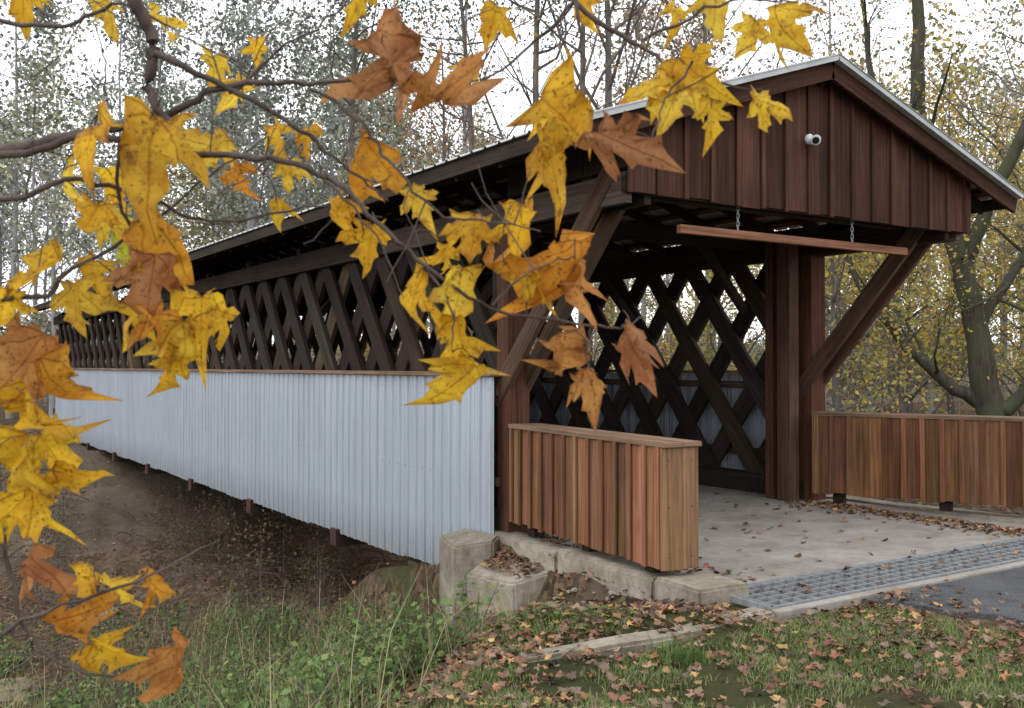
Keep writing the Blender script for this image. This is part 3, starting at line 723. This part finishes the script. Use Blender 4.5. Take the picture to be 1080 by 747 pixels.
LS=[(-.155,.445,.17,'B',-45,.93,2.4),(-.10,.405,.12,'B',-50,.95,2),(.11,.385,.15,'O',-35,.95,2),(.08,.33,.12,'O',-60,.97,1.6),(.17,.335,.11,'B',-25,.95,2),
(.244,.40,.11,'Y',-100,1,1),(.275,.445,.10,'Y',-60,1,1),(.21,.42,.08,'Y',-170,1.02,1),(.305,.375,.07,'Y',-90,1,1.4),(.316,.535,.09,'Y',-80,1,1),(.405,.52,.10,'Y',-100,1,1.2),(.395,.395,.075,'Y',-20,1,1),(.36,.50,.07,'Y',-120,1.05,1),
(-.036,.52,.085,'Y',-110,1.1,1),(-.055,.45,.06,'Y',-60,1.1,1),(.108,.545,.065,'Y',-80,1.1,1),(.25,.53,.06,'Y',-60,1.1,1),
(-.57,.33,.16,'O',-95,.93,1.4),(-.64,.345,.12,'O',-160,.95,1.6),(-.50,.345,.10,'Y',-20,.97,1.4),
(-.237,.30,.12,'O',-110,1,1.7),(-.265,.225,.08,'O',-130,1,1.4),(-.215,.185,.09,'Y',-90,1,1),(-.158,.11,.095,'Y',-120,1,1),(-.144,.25,.07,'Y',-60,1.05,1),(-.06,.195,.085,'O',-95,1,1.4),(-.10,.16,.065,'Y',-80,1.05,1),
(-.08,.10,.11,'Y',-85,1,1),(-.088,.03,.11,'Y',-95,1,1),(-.078,-.025,.10,'Y',-110,1,1.2),
(.014,.205,.10,'Y',-70,1,1.2),(.0,.13,.10,'O',-70,1,1.6),(.045,.115,.08,'Y',-40,1,1.6),(.10,.15,.11,'O',-70,.98,2.2),(.085,.12,.08,'B',-100,.98,2.2),
(.092,.01,.11,'B',-75,1,2.2),(.12,-.03,.07,'B',-60,1,2.2),(.19,.015,.095,'B',-55,1,2.4),
(-.732,.145,.11,'Y',-150,1,1),(-.667,.085,.10,'Y',-100,1,1),(-.603,.27,.08,'Y',-90,1.1,1),(-.68,.28,.085,'Y',-110,1.1,1),(-.588,.18,.085,'G',-90,1.05,.8),(-.64,.22,.08,'O',-130,1,1),
(-.517,.18,.12,'O',-60,.97,1.4),(-.55,.12,.11,'B',-100,.97,1.5),(-.474,.08,.10,'Y',-80,1,1.4),(-.495,.03,.10,'Y',-90,1,1.3),(-.517,-.01,.075,'Y',-100,1,1.2),(-.58,.07,.09,'Y',-120,1,1),(-.44,.06,.07,'Y',-50,1,1),(-.53,.06,.09,'O',-70,.98,1.6),
(-.755,-.01,.15,'B',-100,.95,1.8),(-.69,-.025,.10,'O',-60,.97,1.8),(-.732,-.08,.13,'Y',-90,.95,1.2),(-.69,-.13,.11,'Y',-60,1,1),(-.75,-.15,.13,'Y',-110,.96,1.2),(-.717,-.20,.12,'Y',-80,1,1),(-.765,-.23,.12,'Y',-120,.97,1),(-.66,-.17,.08,'Y',-30,1,1.2),
(-.735,-.315,.12,'B',-110,1,1.6),(-.603,-.345,.09,'Y',-50,1,1.1),(-.64,-.33,.07,'O',-80,1,1.5),(-.67,-.41,.11,'O',-60,1,1.6),(-.61,-.435,.085,'Y',-45,1,1.3),(-.515,-.46,.11,'B',-95,.97,2),(-.53,-.33,.06,'O',-40,1,1.8),
(-.617,.53,.08,'Y',-90,1.15,1),(-.746,.555,.09,'Y',-100,1.1,1),(-.45,.45,.075,'Y',-70,1.15,1),(-.416,.415,.07,'Y',-110,1.15,1),(-.359,.345,.08,'Y',-70,1.15,1),(-.31,.345,.075,'Y',-100,1.15,1),(-.416,.285,.06,'O',-60,1.1,1),(-.387,.475,.055,'Y',-90,1.2,1),(-.23,.555,.07,'Y',-90,1.1,1),(-.54,.52,.07,'Y',-80,1.1,1),(-.33,.30,.06,'Y',-30,1.1,1),(-.45,.33,.07,'Y',-120,1.1,1),(-.77,.09,.08,'Y',-100,1,1),(-.64,.13,.08,'Y',-60,1.02,1),(-.6,.22,.08,'Y',-45,1.03,1),(-.36,.24,.05,'Y',-90,1.15,1)]
LV_=[];LF_=[];LC=[];LU=[];o_=0
for (x,z,sz,kd,ang,df,curl) in LS:
    lf=leaf3d(sz*.97,rng,curl*rng.uniform(1.1,1.9))
    a=math.radians(ang+rng.uniform(-15,15)); d=Vector((math.cos(a),rng.uniform(-.6,.6),math.sin(a))).normalized()
    nn=Vector((rng.uniform(-1.5,1.5),-1,rng.uniform(-.5,1.3))); nn=(nn-d*nn.dot(d)).normalized(); sd=d.cross(nn)
    M=np.array([list(sd),list(d),list(nn)])
    c0=np.array([x*df,D0*df,z*df]); base=c0-np.array(d)*sz*.4
    W=lf@M+base
    LV_.append(W)
    pal={'Y':YL,'O':OL,'B':BL,'G':GL}[kd]; cc=np.array(pal[rng.integers(len(pal))])*rng.uniform(.88,1.1)
    age=rng.uniform(.5,1.1)
    ed=np.concatenate([[0],np.zeros(K),np.full(K,.15),np.full(K,.9 if kd!='Y' else .8)])[:,None]*np.clip(rng.uniform(.0,1.,(3*K+1,1))*age,0,1)
    LC.append(cc[None]*(1-ed)+np.array([.22,.09,.045])[None]*ed)
    for f in LF:
        LF_.append(tuple(o_+i for i in f)); LU+= [tuple(LV[i]) for i in f]
    o_+=len(lf)
    j=np.argmin(((BPa-base)**2).sum(1)); q=BPa[j]; mid=(q+base)/2+np.array([0,0,.012])
    polys.append((np.array([base+np.array(d)*.01,base*.75+mid*.25,mid,q*.7+mid*.3+np.array([0,0,.003]),q]),np.array([.0009,.0009,.001,.0011,.0013]),5))
V,F=tubes(polys); obj('branches',mesh_np('branches',V,F,smooth=True),M_twig,FM)
me=mesh_np('leaves',np.concatenate(LV_),LF_,col=np.concatenate(LC),uv=LU,smooth=True); obj('leaves',me,M_maple,FM)
# ---------------------------------------------------------------- fallen leaves, grass, weeds
def scat(n,x0,x1,y0,y1,rng): return np.column_stack([rng.uniform(x0,x1,n),rng.uniform(y0,y1,n)])
def fbm(x,y): return np.sin(x*1.7+y*.9)*.5+np.sin(x*3.9-y*3.1+1.3)*.3+np.sin(x*8.3+y*7.1+.4)*.2
rng=np.random.default_rng(3)
FLc=[(.22,.115,.07),(.17,.08,.048),(.26,.16,.10),(.12,.06,.038),(.29,.14,.055),(.20,.13,.085),(.09,.052,.035),(.20,.08,.045),(.15,.105,.07),(.36,.23,.08),(.18,.10,.065)]
P=[]
a=scat(10500,-.5,6.9,1.8,7.2,rng); e=edgeL(np.minimum(a[:,0],5.2))+.8
dens=.34+.45*(fbm(a[:,0]*1.6,a[:,1]*1.8)>.1)+.4*(a[:,0]>5.4)+.5*((a[:,1]>4.45)&(a[:,0]>3))
keep=(a[:,1]<e)&((a[:,0]<6.1+.35*rng.random(len(a)))|(rng.random(len(a))<.10))&~((a[:,0]>5.1)&(a[:,1]>4.55))&(rng.random(len(a))<dens)
a=a[keep]; z=gz(a[:,0],a[:,1]); z=np.where(a[:,0]>6.1,np.maximum(z,-.018),z); P.append(np.column_stack([a,z+rng.uniform(.008,.055,len(a))]))
a=scat(1900,3.0,4.9,5.0,9.6,rng); P.append(np.column_stack([a,gz(a[:,0],a[:,1])+.02]))
a=scat(7500,-7,9,8.9,34,rng); P.append(np.column_stack([a,gz(a[:,0],a[:,1])+.05]))
a=scat(170,4.85,5.15,7.25,8.0,rng); P.append(np.column_stack([a,-.12-(5.1-a[:,0])*.35]))
a=np.column_stack([5.3+np.abs(rng.normal(0,.25,260)),rng.uniform(5.35,8.2,260)]); P.append(np.column_stack([a,np.full(len(a),.012)]))
a=np.column_stack([9.75-np.abs(rng.normal(0,.28,480)),rng.uniform(5.35,8.2,480)]); P.append(np.column_stack([a,np.full(len(a),.012)]))
a=scat(110,5.4,9.6,5.35,9.5,rng); P.append(np.column_stack([a,np.full(len(a),.012)]))
a=scat(30,5.3,9.6,4.72,5.25,rng); P.append(np.column_stack([a,np.full(len(a),.018)]))
a=scat(400,10.3,14,3,8,rng); P.append(np.column_stack([a,gz(a[:,0],a[:,1])+.02]))
P=np.concatenate(P)
V,F,c_=cloud(P,.052,SV,SF,FLc,rng,flat=.6,jit=.4)
obj('fallen_leaves',mesh_np('fallen_leaves',V,F,col=c_),M_litter)
def blades(P,h,w,pal,rng,lean=.35):
    n=len(P); az=rng.uniform(0,2*np.pi,n); h=h*rng.uniform(.5,1.3,n); d=np.stack([np.cos(az),np.sin(az),0*az],-1); p=np.stack([-np.sin(az),np.cos(az),0*az],-1)
    ln=rng.uniform(.1,1,n)*lean; V=np.zeros((n,5,3))
    for k,(s,t) in enumerate(((-.5,0),(.5,0),(.4,.55),(-.4,.55),(0,1))):
        V[:,k]=P+p*(s*w)+d*(ln*h*t*t)[:,None]+np.stack([0*h,0*h,h*t*(1-.3*ln*t)],-1)
    F=np.array([[0,1,2],[0,2,3],[3,2,4]])[None]+np.arange(n)[:,None,None]*5
    pal=np.array(pal); c=pal[rng.integers(0,len(pal),n)]*rng.uniform(.7,1.3,(n,1))
    return V.reshape(-1,3),F.reshape(-1,3),np.repeat(c,5,0)
Gp=[(.13,.20,.05),(.16,.23,.06),(.19,.24,.075),(.24,.24,.10),(.28,.25,.15)]
a=scat(170000,.8,6.1,2.2,6.2,rng); e=edgeL(np.minimum(a[:,0],5.2))+.6
keep=(a[:,1]<e)&(fbm(a[:,0]*1.3+2,a[:,1]*1.5)>.05-.7*rng.random(len(a)))&~((a[:,0]>3.2)&(a[:,1]>4.58)&(a[:,1]<5.08))&~((a[:,0]>4.4)&(a[:,1]>4.5)); a=a[keep]
V,F,c_=blades(np.column_stack([a,gz(a[:,0],a[:,1])-.005]),.048,.0055,Gp,rng,1.1)
obj('grass',mesh_np('grass',V,F,col=c_),M_grass)
Dry=[(.38,.32,.19),(.30,.25,.14),(.24,.24,.11),(.17,.20,.07),(.14,.19,.065)]
pts=[]
for i in range(950):
    x=rng.uniform(-8,4.5); e=float(edgeL(x)); y=rng.uniform(e+.9,25)
    if rng.random()<.6: y=rng.uniform(e+.8,e+8)
    if y>15 and 0<x: continue
    n=int(rng.integers(20,65)); q=np.column_stack([rng.normal(x,.22,n),rng.normal(y,.22,n)]); q=q[(q[:,0]<4.85)&~((q[:,0]>4.2)&(q[:,1]<8.3))]; pts.append(q)
q=np.concatenate(pts); hv=np.where(rng.random(len(q))<.2,.78,.34)
V,F,c_=blades(np.column_stack([q,gz(q[:,0],q[:,1])-.02]),hv,.008,Dry,rng,1.)
obj('tall_grass',mesh_np('tall_grass',V,F,col=c_),M_grass)
q=np.column_stack([rng.normal(4.05,.10,200),rng.normal(4.40,.07,200)]); V,F,c_=blades(np.column_stack([q,gz(q[:,0],q[:,1])-.02]),.17,.009,[(.09,.15,.04),(.12,.18,.05)],rng,1.); obj('grass_clump',mesh_np('grass_clump',V,F,col=c_),M_grass)
Wg=[(.10,.18,.045),(.14,.22,.06),(.07,.13,.035),(.20,.24,.07)]
pts=[];stems=[]
for i in range(520):
    x=rng.uniform(-6,4.6); e=float(edgeL(x)); y=e+abs(rng.normal(1.0,4.2))+1.0
    if y>17 or (x>4.1 and y<8.2): continue
    h=rng.uniform(.15,.6); z=float(gz(x,y))
    for s in range(4):
        tx,ty=rng.normal(0,.17,2); st_=np.array([(x,y,z),(x+tx*.5,y+ty*.5,z+h*.5),(x+tx,y+ty,z+h)]); stems.append((st_,np.array([.005,.004,.002]),3))
        k=int(rng.integers(12,26)); t=rng.uniform(.15,1,k)[:,None]; pts.append(st_[0]*(1-t)+st_[2]*t+rng.normal(0,.06,(k,3)))
for (x,y,n,h) in ((3.3,6.9,60,.35),(4.1,8.5,90,.5),(2.7,7.3,70,.45),(4.35,9.2,80,.5),(3.8,9.6,80,.5)):
    z=float(gz(x,y)); pts.append(np.column_stack([rng.normal(x,.2,n*3),rng.normal(y,.2,n*3),z+rng.uniform(.05,h,n*3)]))
V,F,c_=cloud(np.concatenate(pts),.058,DIA,DIAF,Wg,rng,flat=.45); W_=empty('leafy_weeds'); obj('weed_leaves',mesh_np('weed_leaves',V,F,col=c_),M_grass,W_)
V,F=tubes(stems); obj('weed_stems',mesh_np('weed_stems',V,F),M_twig,W_)
a=scat(1500,2.6,4.9,4.9,7.0,rng); a=a[(fbm(a[:,0]*2.3,a[:,1]*2.1+1)>.15)&(a[:,1]>5.1)]
V,F,c_=cloud(np.column_stack([a,gz(a[:,0],a[:,1])+rng.uniform(.02,.07,len(a))]),.045,DIA,DIAF,Wg[:3],rng,flat=.7); obj('ground_ivy',mesh_np('ground_ivy',V,F,col=c_),M_grass)
# dead sticks on the bank
stk=[]
for i in range(120):
    x=rng.uniform(-3,8); y=rng.uniform(10,28)
    if x>5 and y<12: continue
    z=float(gz(x,y)); az=rng.uniform(0,6.28); Ls=rng.uniform(.4,2.2); q=[]
    for u_ in np.linspace(0,1,6): q.append((x+math.cos(az)*Ls*u_,y+math.sin(az)*Ls*u_,float(gz(x+math.cos(az)*Ls*u_,y+math.sin(az)*Ls*u_))+.06+.12*math.sin(u_*3)+rng.normal(0,.02)))
    stk.append((np.array(q),rng.uniform(.006,.022)*np.linspace(1,.4,6),5))
V,F=tubes(stk); obj('fallen_branches',mesh_np('fallen_branches',V,F,smooth=True),M_bark)
def rock(x,y,s,flat=.5,seed=0,mat=M_stone):
    bm=bmesh.new(); bmesh.ops.create_icosphere(bm,subdivisions=4,radius=1)
    for v in bm.verts:
        n=mn.noise(v.co*1.2+Vector((seed,0,0)))*.45+mn.noise(v.co*4+Vector((seed,2,0)))*.12; v.co*=1+n
        v.co.x=math.copysign(min(abs(v.co.x),.85),v.co.x); v.co.z=min(v.co.z,.7)*flat
    me=bpy.data.meshes.new('rock'); bm.to_mesh(me); bm.free(); o=obj('rock',me,mat); o.location=(x,y,float(gz(x,y))+s*.08); o.scale=(s,s*.8,s); o.rotation_euler=(0,0,seed)
for i,(x,y,s) in enumerate(((3.5,8.4,.3),(3.0,7.4,.16),(4.2,6.9,.14),(4.45,6.2,.11),(4.35,7.6,.17),(1.5,13,.35),(3.2,17,.4),(2.2,24,.5),(.8,26,.45),(4.1,5.7,.09),(4.5,7.2,.12),(3.0,22,.4))): rock(x,y,s,.5,i*1.7)
rng=np.random.default_rng(9)
bm=bmesh.new()
for i in range(420):
    x=min(rng.normal(4.6,.2),4.95); y=rng.uniform(5.3,8.2); s=rng.uniform(.01,.035)
    r_=bmesh.ops.create_icosphere(bm,subdivisions=1,radius=s,matrix=Matrix.Translation((x,y,float(gz(x,y))+s*.3))@Matrix.Rotation(rng.uniform(0,6),4,'Z')@Matrix.Diagonal((1,.8,.6,1)))
    for v in r_['verts']: v.co+=mn.noise_vector(v.co*25)*s*.3
me=bpy.data.meshes.new('rubble'); bm.to_mesh(me); bm.free(); obj('rubble',me,M_conc)
# ---------------------------------------------------------------- world, sun, camera
w=bpy.data.worlds.new('World'); scene.world=w; w.use_nodes=True; nt=w.node_tree; nt.nodes.clear()
sky=nt.nodes.new('ShaderNodeTexSky'); sky.sky_type='NISHITA'; sky.sun_disc=False; sky.sun_elevation=math.radians(55); sky.sun_rotation=math.radians(-80)
mx=nt.nodes.new('ShaderNodeMix'); mx.data_type='RGBA'; mx.inputs[0].default_value=.94; mx.inputs[7].default_value=(20.5,21,21.8,1)
nt.links.new(sky.outputs[0],mx.inputs[6]); bg=nt.nodes.new('ShaderNodeBackground'); bg.inputs[1].default_value=.1
nt.links.new(mx.outputs[2],bg.inputs[0]); ow=nt.nodes.new('ShaderNodeOutputWorld'); nt.links.new(bg.outputs[0],ow.inputs[0])
sl=bpy.data.lights.new('sun','SUN'); sl.energy=.6; sl.angle=math.radians(35); sl.color=(1,.98,.95)
so=link(bpy.data.objects.new('sun',sl)); az=math.radians(-80); el=math.radians(55)
dirv=Vector((math.sin(az)*math.cos(el),math.cos(az)*math.cos(el),math.sin(el))); so.rotation_euler=(-dirv).to_track_quat('-Z','Y').to_euler(); so.location=(-10,0,20)
cam=bpy.data.cameras.new('camera'); co=link(bpy.data.objects.new('camera',cam)); co.location=(0,0,EYE)
co.rotation_euler=(math.radians(90+.69),0,-YAW); cam.sensor_width=36; cam.lens=34.83; cam.clip_end=1500; cam.clip_start=.05
cam.dof.use_dof=True; cam.dof.focus_distance=8.5; cam.dof.aperture_fstop=9
scene.camera=co
